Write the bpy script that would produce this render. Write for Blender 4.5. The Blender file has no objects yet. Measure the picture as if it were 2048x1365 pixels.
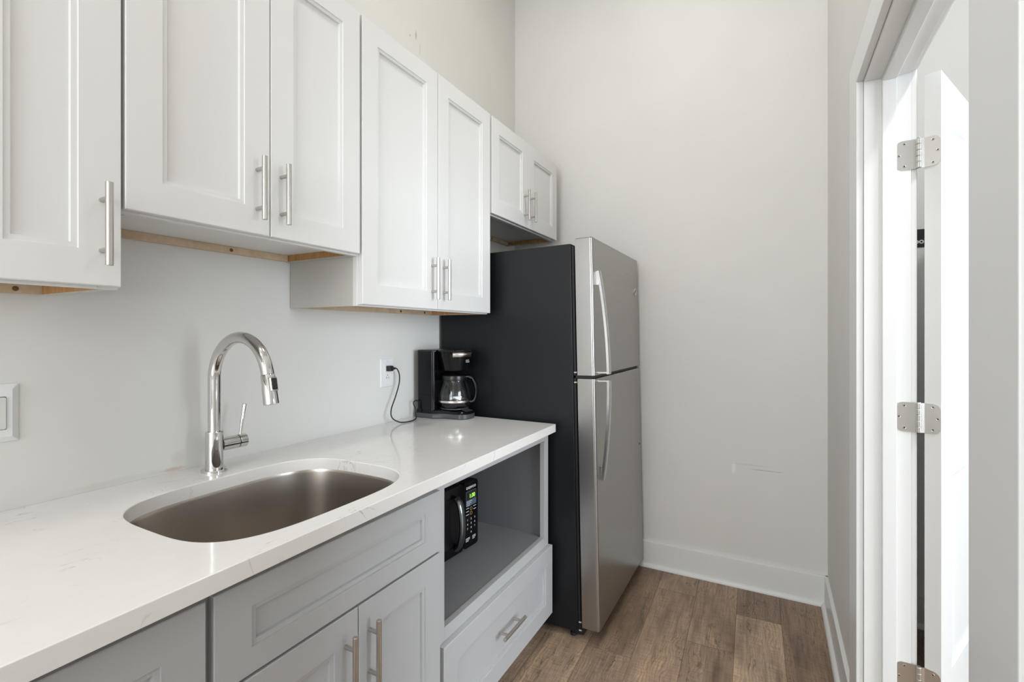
import bpy, bmesh, math, random
from mathutils import Vector, Matrix
random.seed(7)
PI = math.pi
SC = bpy.context.scene
C = SC.collection

# ------------------------------------------------------------------ camera, world, lights, exposure
CW, CH = 1.452, 1.2969
cam_d = bpy.data.cameras.new('camera'); cam = bpy.data.objects.new('camera', cam_d); C.objects.link(cam)
cam.location = (CW, 0, CH)
cam.rotation_euler = (PI/2, 0, math.radians(28.318))
cam_d.sensor_width = 36; cam_d.lens = 965/2048*36
cam_d.shift_y = -15.5/2048
cam_d.clip_start = 0.02
SC.camera = cam
SC.view_settings.view_transform = 'Standard'
SC.view_settings.look = 'None'
SC.view_settings.gamma = 1
SC.view_settings.use_curve_mapping = False
SC.view_settings.exposure = 0.2

wd = bpy.data.worlds.new('world'); SC.world = wd; wd.use_nodes = True
wd.node_tree.nodes['Background'].inputs[0].default_value = (.80, .88, 1, 1)
wd.node_tree.nodes['Background'].inputs[1].default_value = 1.5

CEIL = 3.6
def area(name, loc, target, sx, sy, power, col, spread=180):
    l = bpy.data.lights.new(name, 'AREA'); l.shape = 'RECTANGLE'; l.size = sx; l.size_y = sy
    l.energy = power; l.color = col; l.spread = math.radians(spread)
    o = bpy.data.objects.new(name, l); C.objects.link(o); o.location = loc
    o.rotation_euler = (Vector(target)-Vector(loc)).to_track_quat('-Z', 'Y').to_euler()
    return o
WARM = (1, .965, .92); COOL = (.84, .92, 1)
area('rear_window_daylight', (.95, -2.72, 1.75), (.95, 0, 1.7), 1.3, 1.8, 48, (.96, .98, 1))
area('side_fill_light', (1.66, -1.45, 1.7), (0, -1.2, 1.6), 1.1, 1.7, 6, (.97, .98, 1))  # added fill from the right, brightens the cabinet and slab fronts
area('hall_window_daylight', (4.9, .5, 1.55), (1.7, 1.1, 1.2), 1.7, 2.0, 104, COOL)
LAMPS = [(.92, .15, 5.0), (1.0, 1.65, 8.5), (.92, -1.6, 7)]
for lx, ly, lw in LAMPS:
    area('kitchen_downlight', (lx, ly, CEIL-.03), (lx, ly, 0), .26, .26, lw, WARM)
area('hall_added_light', (2.5, .75, CEIL-.03), (2.5, .75, 0), .16, .16, 27, (1, .98, .95))  # added lamp replacing the sun, for jamb shadow and wall above the door

# ------------------------------------------------------------------ materials
def mat(name, col, rough=.5, metal=0, spec=.5, coat=0):
    m = bpy.data.materials.new(name); m.use_nodes = True
    b = m.node_tree.nodes['Principled BSDF']
    b.inputs['Base Color'].default_value = (*col, 1)
    b.inputs['Roughness'].default_value = rough
    b.inputs['Metallic'].default_value = metal
    b.inputs['Specular IOR Level'].default_value = spec
    b.inputs['Coat Weight'].default_value = coat
    return m
def nodes(m): return m.node_tree.nodes, m.node_tree.links, m.node_tree.nodes['Principled BSDF']
def ramp(n, stops):
    r = n.new('ShaderNodeValToRGB'); e = r.color_ramp.elements
    while len(e) < len(stops): e.new(.5)
    for i, (p, c) in enumerate(stops):
        e[i].position = p; e[i].color = (*c, 1) if len(c) == 3 else c
    return r
def noise(n, l, scale, detail=4, rough=.5, vec=None, mapscale=None, coord='Object', maploc=None):
    t = n.new('ShaderNodeTexNoise'); t.inputs['Scale'].default_value = scale
    t.inputs['Detail'].default_value = detail; t.inputs['Roughness'].default_value = rough
    mp = n.new('ShaderNodeMapping')
    if mapscale: mp.inputs['Scale'].default_value = mapscale
    if maploc: mp.inputs['Location'].default_value = maploc
    if vec is None:
        tc = n.new('ShaderNodeTexCoord'); vec = tc.outputs[coord]
    l.new(vec, mp.inputs[0]); l.new(mp.outputs[0], t.inputs['Vector'])
    return t
def mixc(n, l, fac, a, b, mode='MIX'):
    x = n.new('ShaderNodeMix'); x.data_type = 'RGBA'; x.blend_type = mode
    for s, v in ((x.inputs[0], fac), (x.inputs[6], a), (x.inputs[7], b)):
        if isinstance(v, (float, int)): s.default_value = v
        elif isinstance(v, tuple): s.default_value = (*v, 1)
        else: l.new(v, s)
    return x.outputs[2]
def math_(n, l, op, a, b=None, c=None):
    x = n.new('ShaderNodeMath'); x.operation = op
    for i, v in enumerate((a, b, c)):
        if v is None: continue
        if isinstance(v, (float, int)): x.inputs[i].default_value = v
        else: l.new(v, x.inputs[i])
    return x.outputs[0]
def bump(n, l, b, h, strength, dist=.001):
    bp = n.new('ShaderNodeBump'); bp.inputs['Strength'].default_value = strength; bp.inputs['Distance'].default_value = dist
    l.new(h, bp.inputs['Height']); l.new(bp.outputs[0], b.inputs['Normal'])

def painted(name, col, rough, var=.03, bumps=.12, marks=()):
    """roller-painted surface; marks = (centre xyz, half-size xyz, colour, opacity) scuffs with a shape of their own"""
    m = mat(name, col, rough, spec=.35); n, l, b = nodes(m)
    t = noise(n, l, 2.2, 3)
    r = ramp(n, [(.3, tuple(c*(1-var) for c in col)), (.7, tuple(min(1, c*(1+var*.5)) for c in col))])
    l.new(t.outputs[0], r.inputs[0]); out = r.outputs[0]
    for (c0, hs, mc, op) in marks:
        tc = n.new('ShaderNodeTexCoord'); mp = n.new('ShaderNodeMapping'); mp.vector_type = 'POINT'
        nz = noise(n, l, 30, 3)
        sub = n.new('ShaderNodeVectorMath'); sub.operation = 'SUBTRACT'; l.new(tc.outputs['Object'], sub.inputs[0]); sub.inputs[1].default_value = c0
        dv = n.new('ShaderNodeVectorMath'); dv.operation = 'DIVIDE'; l.new(sub.outputs[0], dv.inputs[0]); dv.inputs[1].default_value = hs
        ln = n.new('ShaderNodeVectorMath'); ln.operation = 'LENGTH'; l.new(dv.outputs[0], ln.inputs[0])
        dd = math_(n, l, 'ADD', ln.outputs['Value'], math_(n, l, 'MULTIPLY', math_(n, l, 'SUBTRACT', nz.outputs[0], .5), 1.2))
        mr = n.new('ShaderNodeMapRange'); l.new(dd, mr.inputs[0]); mr.inputs[1].default_value = .5; mr.inputs[2].default_value = 1.1
        mr.inputs[3].default_value = op; mr.inputs[4].default_value = 0
        out = mixc(n, l, mr.outputs[0], out, mc)
    l.new(out, b.inputs['Base Color'])
    t2 = noise(n, l, 260, 2)
    bump(n, l, b, t2.outputs[0], bumps, .0006)
    return m

WALLC = (.735, .73, .70)
M = {}
M['wall_left'] = painted('wall_paint_left', WALLC, .55, marks=[
    ((0, 1.757, 2.68), (.05, .006, .03), (.30, .28, .26), .55), ((0, 1.715, 2.655), (.05, .006, .006), (.32, .3, .28), .6),
    ((0, 1.785, 2.63), (.05, .004, .045), (.50, .48, .45), .5), ((0, .60, .925), (.05, .12, .008), (.55, .50, .43), .22),
    ((0, .728, .922), (.05, .035, .007), (.50, .33, .24), .5), ((0, .742, .95), (.05, .02, .025), (.55, .45, .36), .25)])
M['wall_back'] = painted('wall_paint_back', WALLC, .55, marks=[
    ((1.278, 2.735, .60), (.011, .05, .034), (.86, .86, .85), .75),
    ((1.42, 2.735, .606), (.085, .05, .0035), (.45, .38, .34), .55),
    ((1.36, 2.735, .626), (.09, .05, .006), (.55, .53, .50), .35)])
M['wall'] = painted('wall_paint', WALLC, .55)
M['wall_hall'] = painted('wall_paint_hall', (.80, .795, .775), .6)
M['trim'] = painted('white_trim_paint', (.76, .77, .76), .32, .015, .05)
M['ceil'] = painted('ceiling_paint', (.82, .81, .79), .8)
M['white'] = painted('white_cabinet_paint', (.77, .77, .757), .33, .01, .02)
M['side'] = painted('cabinet_side_laminate', (.56, .545, .505), .5, .02, .02)
M['grey'] = painted('grey_cabinet_paint', (.475, .482, .487), .36, .01, .02)
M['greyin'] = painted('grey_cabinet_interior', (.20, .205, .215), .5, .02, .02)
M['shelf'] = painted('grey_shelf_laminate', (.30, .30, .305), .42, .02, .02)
M['shadowgap'] = mat('dark_plinth', (.05, .05, .052), .6)

def wood(name, c1, c2, sc=(1, 1, 1)):
    m = mat(name, c1, .5, spec=.3); n, l, b = nodes(m)
    t = noise(n, l, 9, 6, .6, mapscale=sc)
    r = ramp(n, [(.35, c2), (.65, c1)]); l.new(t.outputs[0], r.inputs[0]); l.new(r.outputs[0], b.inputs['Base Color'])
    return m
M['ply'] = wood('pale_maple_ply', (.66, .52, .37), (.54, .40, .26), (20, 3, 3))
M['plyo'] = wood('orange_maple_ply', (.52, .30, .12), (.38, .19, .07), (14, 2, 2))

m = mat('quartz', (.84, .825, .80), .11, spec=.5, coat=.15); n, l, b = nodes(m); M['quartz'] = m
t = noise(n, l, 3.0, 8, .62); w = noise(n, l, 7, 5, .6, maploc=(3, 1, 2))
v = n.new('ShaderNodeTexNoise'); v.inputs['Scale'].default_value = 4.0; v.inputs['Detail'].default_value = 10; v.inputs['Distortion'].default_value = 1.6
tc = n.new('ShaderNodeTexCoord'); mp = n.new('ShaderNodeMapping'); mp.inputs['Rotation'].default_value = (0, 0, .5); mp.inputs['Scale'].default_value = (2.6, 1, 1)
l.new(tc.outputs['Object'], mp.inputs[0]); l.new(mp.outputs[0], v.inputs['Vector'])
line = math_(n, l, 'ABSOLUTE', math_(n, l, 'SUBTRACT', v.outputs[0], .5))
mr = n.new('ShaderNodeMapRange'); l.new(line, mr.inputs[0]); mr.inputs[1].default_value = 0; mr.inputs[2].default_value = .006; mr.inputs[3].default_value = 1; mr.inputs[4].default_value = 0
mask = n.new('ShaderNodeMapRange'); l.new(w.outputs[0], mask.inputs[0]); mask.inputs[1].default_value = .50; mask.inputs[2].default_value = .60
f = math_(n, l, 'MULTIPLY', math_(n, l, 'MULTIPLY', mr.outputs[0], mask.outputs[0]), .7)
cr = ramp(n, [(.3, (.82, .80, .775)), (.7, (.86, .85, .83))]); l.new(t.outputs[0], cr.inputs[0])
l.new(mixc(n, l, f, cr.outputs[0], (.42, .40, .39)), b.inputs['Base Color'])

def brushed(name, col, rough, ms, bs=.05):
    m = mat(name, col, rough, 1); n, l, b = nodes(m)
    t = noise(n, l, 60, 3, .5, mapscale=ms)
    r = n.new('ShaderNodeMapRange'); l.new(t.outputs[0], r.inputs[0]); r.inputs[3].default_value = rough-.06; r.inputs[4].default_value = rough+.09
    l.new(r.outputs[0], b.inputs['Roughness'])
    bump(n, l, b, t.outputs[0], bs, .0004)
    return m
M['steel'] = brushed('brushed_fridge_steel', (.39, .38, .365), .30, (1, .04, 12))
M['fsteel'] = brushed('satin_handle_steel', (.60, .60, .60), .18, (1, 12, .1), .01)
M['nickel'] = brushed('brushed_nickel', (.56, .53, .50), .30, (12, 12, .2), .03)
M['sink'] = brushed('brushed_sink_steel', (.46, .42, .38), .30, (4, 4, 30), .05)
M['hinge'] = brushed('satin_hinge_steel', (.60, .59, .56), .34, (3, 3, 20), .02)
M['chrome'] = mat('polished_chrome', (.68, .67, .66), .05, 1)
M['brass'] = mat('dull_brass', (.18, .13, .06), .45, 1)
M['darkchrome'] = mat('dark_chrome', (.22, .24, .27), .18, 1)
M['black_side'] = mat('charcoal_fridge_side', (.009, .010, .012), .38, spec=.32)
_n, _l, _b = nodes(M['black_side']); _t = noise(_n, _l, 500, 2); bump(_n, _l, _b, _t.outputs[0], .15, .0004)
M['black'] = mat('black_plastic', (.008, .008, .009), .28)
M['gloss'] = mat('glossy_black_plastic', (.004, .004, .005), .13, spec=.28)
M['rubber'] = mat('black_rubber', (.012, .012, .013), .55)
M['dgrey'] = mat('dark_grey_plastic', (.06, .063, .07), .4)
M['plastic'] = mat('white_plastic', (.80, .81, .81), .28)
M['switch'] = mat('offwhite_plastic', (.70, .69, .66), .3)
M['ink'] = mat('white_print', (.75, .77, .78), .5)
M['inkgold'] = mat('amber_print', (.60, .38, .18), .5)
M['display'] = mat('blue_grey_display', (.10, .14, .20), .2)
M['greendigit'] = mat('green_digits', (.1, .4, .05), .4)
M['greendigit'].node_tree.nodes['Principled BSDF'].inputs['Emission Color'].default_value = (.45, 1, .12, 1)
M['greendigit'].node_tree.nodes['Principled BSDF'].inputs['Emission Strength'].default_value = 1.2
M['signblack'] = mat('black_sign', (.012, .014, .015), .4)
M['badge'] = mat('badge_metal', (.65, .64, .62), .25, 1)
M['band'] = mat('brushed_band', (.75, .71, .66), .25, 1)
M['hole'] = mat('dark_slot', (.01, .01, .01), .8)
m = mat('carafe_glass', (.95, .96, .97), .02); m.node_tree.nodes['Principled BSDF'].inputs['Transmission Weight'].default_value = 1
m.node_tree.nodes['Principled BSDF'].inputs['IOR'].default_value = 1.45; M['glass'] = m
m = mat('window_glass', (1, 1, 1), .0); m.node_tree.nodes['Principled BSDF'].inputs['Transmission Weight'].default_value = 1
m.node_tree.nodes['Principled BSDF'].inputs['IOR'].default_value = 1.0; M['pane'] = m

# floor planks: uv = metres along / across the plank, with a random offset per plank; 'tone' = each plank's own colour value
m = mat('weathered_oak_plank', (.3, .22, .16), .42, spec=.4); M['floor'] = m; n, l, b = nodes(m)
uv = n.new('ShaderNodeUVMap'); uv.uv_map = 'grain'
at = n.new('ShaderNodeAttribute'); at.attribute_name = 'tone'
g1 = noise(n, l, 1, 8, .62, vec=uv.outputs[0], mapscale=(2.2, 26, 1))
g2 = noise(n, l, 1, 5, .6, vec=uv.outputs[0], mapscale=(7, 110, 1))
blot = noise(n, l, 1, 4, .55, vec=uv.outputs[0], mapscale=(2.6, 9, 1), maploc=(4, 9, 0))
saw = noise(n, l, 1, 4, .7, vec=uv.outputs[0], mapscale=(230, 16, 1))
wv = n.new('ShaderNodeTexWave'); wv.wave_type = 'BANDS'; wv.bands_direction = 'Y'
wv.inputs['Scale'].default_value = 9; wv.inputs['Distortion'].default_value = 16; wv.inputs['Detail'].default_value = 2; wv.inputs['Detail Scale'].default_value = .6
mp = n.new('ShaderNodeMapping'); mp.inputs['Scale'].default_value = (1.5, 3.0, 1); l.new(uv.outputs[0], mp.inputs[0]); l.new(mp.outputs[0], wv.inputs[0])
base = ramp(n, [(.0, (.150, .104, .072)), (.5, (.345, .240, .165)), (1, (.58, .425, .295))]); l.new(at.outputs['Fac'], base.inputs[0])
r1 = ramp(n, [(.32, (.60, .57, .56)), (.5, (1, 1, 1)), (.72, (1.12, 1.1, 1.06))]); l.new(g1.outputs[0], r1.inputs[0])
c = mixc(n, l, .85, base.outputs[0], r1.outputs[0], 'MULTIPLY')
r2 = ramp(n, [(.35, (.58, .57, .57)), (.62, (1.10, 1.10, 1.10))]); l.new(g2.outputs[0], r2.inputs[0])
c = mixc(n, l, .5, c, r2.outputs[0], 'MULTIPLY')
r3 = ramp(n, [(.30, (.50, .49, .49)), (.5, (1.0, 1.0, 1.0)), (.72, (1.28, 1.26, 1.20))]); l.new(blot.outputs[0], r3.inputs[0])
c = mixc(n, l, .75, c, r3.outputs[0], 'MULTIPLY')
r4 = ramp(n, [(.38, (.62, .62, .63)), (.56, (1.10, 1.10, 1.10))]); l.new(saw.outputs[0], r4.inputs[0])
c = mixc(n, l, .6, c, r4.outputs[0], 'MULTIPLY')
r5 = ramp(n, [(.0, (.62, .60, .59)), (.35, (1, 1, 1)), (.85, (1.16, 1.16, 1.14))]); l.new(wv.outputs[0], r5.inputs[0])
wm = n.new('ShaderNodeMapRange'); l.new(blot.outputs[0], wm.inputs[0]); wm.inputs[1].default_value = .45; wm.inputs[2].default_value = .6
c = mixc(n, l, math_(n, l, 'MULTIPLY', wm.outputs[0], .55), c, mixc(n, l, 1., c, r5.outputs[0], 'MULTIPLY'))
vo = n.new('ShaderNodeTexVoronoi'); vo.inputs['Scale'].default_value = 1; vo.feature = 'F1'
mp = n.new('ShaderNodeMapping'); mp.inputs['Scale'].default_value = (3.6, 8, 1); l.new(uv.outputs[0], mp.inputs[0])
wn = noise(n, l, 1, 3, .6, vec=uv.outputs[0], mapscale=(40, 60, 1)); ad = n.new('ShaderNodeMixRGB'); ad.blend_type = 'ADD'; ad.inputs[0].default_value = .34
l.new(mp.outputs[0], ad.inputs[1]); l.new(wn.outputs['Color'], ad.inputs[2]); l.new(ad.outputs[0], vo.inputs['Vector'])
kr = n.new('ShaderNodeMapRange'); l.new(vo.outputs['Distance'], kr.inputs[0]); kr.inputs[1].default_value = .02; kr.inputs[2].default_value = .13; kr.inputs[3].default_value = .8; kr.inputs[4].default_value = 0
c = mixc(n, l, kr.outputs[0], c, (.075, .048, .032))
ck = noise(n, l, 1, 3, .55, vec=uv.outputs[0], mapscale=(5.5, 34, 1), maploc=(11, 2, 0))
ckl = math_(n, l, 'ABSOLUTE', math_(n, l, 'SUBTRACT', ck.outputs[0], .5))
ckm = noise(n, l, 1, 2, .5, vec=uv.outputs[0], mapscale=(4, 12, 1), maploc=(1, 7, 0))
ca_ = n.new('ShaderNodeMapRange'); l.new(ckl, ca_.inputs[0]); ca_.inputs[1].default_value = .002; ca_.inputs[2].default_value = .02; ca_.inputs[3].default_value = .7; ca_.inputs[4].default_value = 0
cb_ = n.new('ShaderNodeMapRange'); l.new(ckm.outputs[0], cb_.inputs[0]); cb_.inputs[1].default_value = .52; cb_.inputs[2].default_value = .60
c = mixc(n, l, math_(n, l, 'MULTIPLY', ca_.outputs[0], cb_.outputs[0]), c, (.06, .04, .028))
l.new(c, b.inputs['Base Color'])
bump(n, l, b, g2.outputs[0], .12, .0008)

# ------------------------------------------------------------------ mesh helpers
def bxm(bm, x0, x1, y0, y1, z0, z1, bev=0, seg=2):
    r = bmesh.ops.create_cube(bm, size=1)['verts']
    for v in r: v.co = Vector((x0+(v.co.x+.5)*(x1-x0), y0+(v.co.y+.5)*(y1-y0), z0+(v.co.z+.5)*(z1-z0)))
    if bev:
        es = list({e for v in r for e in v.link_edges})
        bmesh.ops.bevel(bm, geom=es, offset=bev, segments=seg, affect='EDGES', profile=.5)
def box(*a, bev=0, seg=2):
    bm = bmesh.new(); bxm(bm, *a, bev=bev, seg=seg); return bm
def tube(bm, pts, rad, n=16, cap=True, closed=False):
    """sweep a circle along pts; rad = number or list"""
    P = [Vector(p) for p in pts]; k = len(P); rings = []
    R = rad if isinstance(rad, (list, tuple)) else [rad]*k
    t0 = (P[1]-P[0]).normalized(); up = Vector((0, 0, 1)) if abs(t0.z) < .9 else Vector((1, 0, 0))
    nrm = (up - t0*up.dot(t0)).normalized()
    for i in range(k):
        if i == 0: t = (P[1]-P[0])
        elif i == k-1: t = (P[-1]-P[-2])
        else: t = (P[i+1]-P[i]).normalized()+(P[i]-P[i-1]).normalized()
        t.normalize(); nrm = (nrm - t*nrm.dot(t)).normalized(); bn = t.cross(nrm)
        rings.append([bm.verts.new(P[i]+(nrm*math.cos(2*PI*j/n)+bn*math.sin(2*PI*j/n))*R[i]) for j in range(n)])
    for a, b_ in zip(rings, rings[1:]):
        for j in range(n): bm.faces.new((a[j], a[(j+1) % n], b_[(j+1) % n], b_[j]))
    if cap:
        bm.faces.new(rings[0][::-1]); bm.faces.new(rings[-1])
    return rings
def lathe(bm, prof, cx=0, cy=0, n=48, cap0=True, cap1=True, sx=1, sy=1):
    rings = []
    for r, z in prof:
        rings.append([bm.verts.new((cx+r*sx*math.cos(2*PI*j/n), cy+r*sy*math.sin(2*PI*j/n), z)) for j in range(n)])
    for a, b_ in zip(rings, rings[1:]):
        for j in range(n): bm.faces.new((a[j], a[(j+1) % n], b_[(j+1) % n], b_[j]))
    if cap0: bm.faces.new(rings[0][::-1])
    if cap1: bm.faces.new(rings[-1])
def prism(bm, poly, z0, z1, axis='z'):
    def mk(p, h):
        return {'z': (p[0], p[1], h), 'x': (h, p[0], p[1]), 'y': (p[0], h, p[1])}[axis]
    a = [bm.verts.new(mk(p, z0)) for p in poly]; b_ = [bm.verts.new(mk(p, z1)) for p in poly]
    k = len(poly)
    for j in range(k): bm.faces.new((a[j], a[(j+1) % k], b_[(j+1) % k], b_[j]))
    bm.faces.new(a[::-1]); bm.faces.new(b_)
def rrect(cx, cy, w, h, r, k=6):
    out = []
    for qx, qy, a0 in ((1, 1, 0), (-1, 1, 90), (-1, -1, 180), (1, -1, 270)):
        for i in range(k+1):
            a = math.radians(a0+90*i/k)
            out.append((cx+qx*(w/2-r)+r*math.cos(a), cy+qy*(h/2-r)+r*math.sin(a)))
    return out
def obj(name, bm, m, parent=None, label=None, ang=32, wn=True):
    bmesh.ops.recalc_face_normals(bm, faces=bm.faces)
    for f_ in bm.faces: f_.smooth = True
    for e in bm.edges:
        if len(e.link_faces) == 2 and e.calc_face_angle(0) > math.radians(ang): e.smooth = False
    me = bpy.data.meshes.new(name); bm.to_mesh(me); bm.free()
    for mm in (m if isinstance(m, (list, tuple)) else [m]): me.materials.append(mm)
    o = bpy.data.objects.new(name, me); C.objects.link(o)
    if parent: o.parent = parent
    if label: o['label'] = label
    if wn:
        w_ = o.modifiers.new('weighted', 'WEIGHTED_NORMAL'); w_.keep_sharp = True
    return o
def tag(o, label, cat, group=None):
    o['label'] = label; o['category'] = cat
    if group: o['group'] = group
    return o
def thing(name, label, cat, loc=(0, 0, 0), rz=0, group=None):
    o = bpy.data.objects.new(name, None); C.objects.link(o); o.empty_display_size = .05
    o.location = loc; o.rotation_euler = (0, 0, rz)
    return tag(o, label, cat, group)
def struct(name, bm, m, **k):
    o = obj(name, bm, m, **k)
    if not o.parent: o['kind'] = 'structure'
    return o
def text(name, s, size, m, parent, origin, right, up, ext=.0002, align='LEFT', bold=0):
    """lettering as a mesh; origin = baseline start, right/up = directions in the parent's frame"""
    cu = bpy.data.curves.new(name, 'FONT'); cu.body = s; cu.size = size; cu.extrude = ext; cu.align_x = align; cu.offset = bold
    to = bpy.data.objects.new(name+'_tmp', cu); C.objects.link(to)
    dg = bpy.context.evaluated_depsgraph_get(); me = bpy.data.meshes.new_from_object(to.evaluated_get(dg))
    bpy.data.objects.remove(to)
    R, U = Vector(right).normalized(), Vector(up).normalized(); N = R.cross(U)
    mt = Matrix((( R.x, U.x, N.x, origin[0]), (R.y, U.y, N.y, origin[1]), (R.z, U.z, N.z, origin[2]), (0, 0, 0, 1)))
    me.transform(mt); me.materials.clear(); me.materials.append(m)
    o = bpy.data.objects.new(name, me); C.objects.link(o); o.parent = parent
    return o

# ------------------------------------------------------------------ room shell
XR = 1.6857; XR2 = 1.7927; YB = 2.735; YN = -2.8; XH = 5.0
OY0, OY1, OZ = .808, 1.708, 2.022          # doorway: clear jamb faces and head
bm = bmesh.new(); bxm(bm, -.12, 0, YN, YB+.12, 0, CEIL); struct('wall_left', bm, M['wall_left'])
bm = bmesh.new(); bxm(bm, 0, XR2, YB, YB+.12, 0, CEIL); struct('wall_back', bm, M['wall_back'])
bm = bmesh.new(); bxm(bm, XR2, XH, YB, YB+.12, 0, CEIL); struct('wall_hall_back', bm, M['wall_hall'])
bm = bmesh.new(); bxm(bm, XR, XR2, YN, -2.0, 0, CEIL); bxm(bm, XR, XR2, -.9, OY0-.02, 0, CEIL); bxm(bm, XR, XR2, -2.0, -.9, 0, .85); bxm(bm, XR, XR2, -2.0, -.9, 2.55, CEIL); bxm(bm, XR, XR2, OY1+.02, YB, 0, CEIL); bxm(bm, XR, XR2, OY0-.02, OY1+.02, OZ+.02, CEIL)
struct('wall_right', bm, M['wall'])
bm = bmesh.new()                                                   # rear wall with its window opening
bxm(bm, -.12, .25, YN-.12, YN, 0, CEIL); bxm(bm, 1.65, XH+.12, YN-.12, YN, 0, CEIL)
bxm(bm, .25, 1.65, YN-.12, YN, 0, .8); bxm(bm, .25, 1.65, YN-.12, YN, 2.7, CEIL); struct('wall_rear', bm, M['wall'])
bm = bmesh.new()
bxm(bm, XH, XH+.12, YN, -.4, 0, CEIL); bxm(bm, XH, XH+.12, 1.4, YB+.12, 0, CEIL)
bxm(bm, XH, XH+.12, -.4, 1.4, 0, .5); bxm(bm, XH, XH+.12, -.4, 1.4, 2.7, CEIL); struct('wall_hall_right', bm, M['wall_hall'])
bm = bmesh.new(); bxm(bm, 2.38, 2.50, 2.20, YB, 0, CEIL); struct('wall_hall_light_block', bm, M['wall_hall'])  # unseen stub wall added to keep window light from behind the door
bm = bmesh.new(); bxm(bm, -.12, XH+.12, YN-.12, YB+.12, CEIL, CEIL+.1); struct('ceiling', bm, M['ceil'])
def window(name, ax, p, a0, a1, z0, z1, ndiv):
    bm = bmesh.new(); t = .05
    def bb(u0, u1, w0, w1):
        if ax == 'x': bxm(bm, u0, u1, p-.06, p, w0, w1)
        else: bxm(bm, p, p+.06, u0, u1, w0, w1)
    bb(a0, a1, z0, z0+t); bb(a0, a1, z1-t, z1); bb(a0, a0+t, z0+t, z1-t); bb(a1-t, a1, z0+t, z1-t)
    for i in range(1, ndiv):
        c_ = a0+(a1-a0)*i/ndiv; bb(c_-t/2, c_+t/2, z0+t, z1-t)
    w_ = struct(name, bm, M['trim'])
    bm = bmesh.new()
    if ax == 'x': bxm(bm, a0+t, a1-t, p-.034, p-.03, z0+t, z1-t)
    else: bxm(bm, p+.03, p+.034, a0+t, a1-t, z0+t, z1-t)
    obj('pane', bm, M['pane'], w_, wn=False)
window('window_1', 'x', YN, .25, 1.65, .8, 2.7, 2)
window('window_2', 'y', XH, -.4, 1.4, .5, 2.7, 3)
window('added_side_window', 'y', XR, -2.0, -.9, .85, 2.55, 2)  # unseen window added to go with the side fill light

# floor: planks 183 mm wide turned 1.8 degrees against the cabinets, laid as one surface
bm = bmesh.new(); uvl = bm.loops.layers.uv.new('grain'); tl = bm.faces.layers.float.new('tone')
PW, PL = .1832, 1.22; rot = math.radians(1.8)
fx = Vector((math.cos(rot), -math.sin(rot)*-1*-1, 0)); fx = Vector((math.cos(rot), math.sin(rot), 0)); fy = Vector((-math.sin(rot), math.cos(rot), 0))
org = Vector((1.307, 2.45, 0))                                     # a seam and an end joint crossing seen in the photograph
known = {0: 0.0, -1: -.305, -2: .075, 1: -.42, -3: -.52, -4: -.30, -5: .18}
tones = {(0, -1): .80, (0, 0): .30, (-1, -1): .42, (-1, 0): .55, (-2, -1): .52, (-2, 0): .60, (1, -1): .22, (1, 0): .40, (-3, -1): .40, (-3, 0): .34, (-4, 0): .45, (-4, -1): .62}
rs = random.Random(3)
for i in range(-10, 22):
    off = known.get(i, rs.uniform(0, PL))
    for k in range(-6, 3):
        a0, a1 = i*PW, (i+1)*PW; b0, b1 = off+k*PL, off+(k+1)*PL
        tone = tones.get((i, k), rs.uniform(.2, .8)); ou, ov = rs.uniform(0, 30), rs.uniform(0, 30)
        def P(a, b_, z): q = org+fx*a+fy*b_; return bm.verts.new((q.x, q.y, z))
        e = .0007
        q4 = [P(a0+e, b0+e, 0), P(a1-e, b0+e, 0), P(a1-e, b1-e, 0), P(a0+e, b1-e, 0)]
        f_ = bm.faces.new(q4); f_[tl] = tone
        for lp, (u_, v_) in zip(f_.loops, ((b0, a0), (b0, a1), (b1, a1), (b1, a0))): lp[uvl].uv = (u_+ou, v_+ov)
        q5 = [P(a0, b0, -.0009), P(a1, b0, -.0009), P(a1, b1, -.0009), P(a0, b1, -.0009)]
        for j in range(4):
            g = bm.faces.new((q5[j], q5[(j+1) % 4], q4[(j+1) % 4], q4[j])); g[tl] = 0.0
            for lp in g.loops: lp[uvl].uv = (ou, ov)
for co, no in (((-.1, 0, 0), (-1, 0, 0)), ((XH+.1, 0, 0), (1, 0, 0)), ((0, YB+.1, 0), (0, 1, 0)), ((0, YN-.1, 0), (0, -1, 0))):
    bmesh.ops.bisect_plane(bm, geom=bm.verts[:]+bm.edges[:]+bm.faces[:], plane_co=co, plane_no=no, clear_outer=True)
struct('floor', bm, M['floor'], wn=False)

# baseboards with a quarter-round at the floor
def baseboard(name, p0, p1, nrm):
    """runs p0->p1 along the wall foot, nrm points into the room"""
    p0, p1, nv = Vector((*p0, 0)), Vector((*p1, 0)), Vector((*nrm, 0))
    prof = [(0, 0), (.030, 0), (.0295, .007), (.027, .013), (.022, .0175), (.0145, .0195), (.0145, .134), (.013, .139), (.009, .1405), (0, .1405)]
    bm = bmesh.new(); A = [bm.verts.new(p0+nv*d+Vector((0, 0, z))) for d, z in prof]; B = [bm.verts.new(p1+nv*d+Vector((0, 0, z))) for d, z in prof]
    for j in range(len(prof)): bm.faces.new((A[j], A[(j+1) % len(prof)], B[(j+1) % len(prof)], B[j]))
    bm.faces.new(A); bm.faces.new(B[::-1])
    struct(name, bm, M['trim'])
baseboard('baseboard_back', (.0, YB), (XR, YB), (0, -1))
baseboard('baseboard_right', (XR, 1.87), (XR, YB-.0), (-1, 0))
baseboard('baseboard_hall', (XR2, YB), (2.38, YB), (0, -1))

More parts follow.
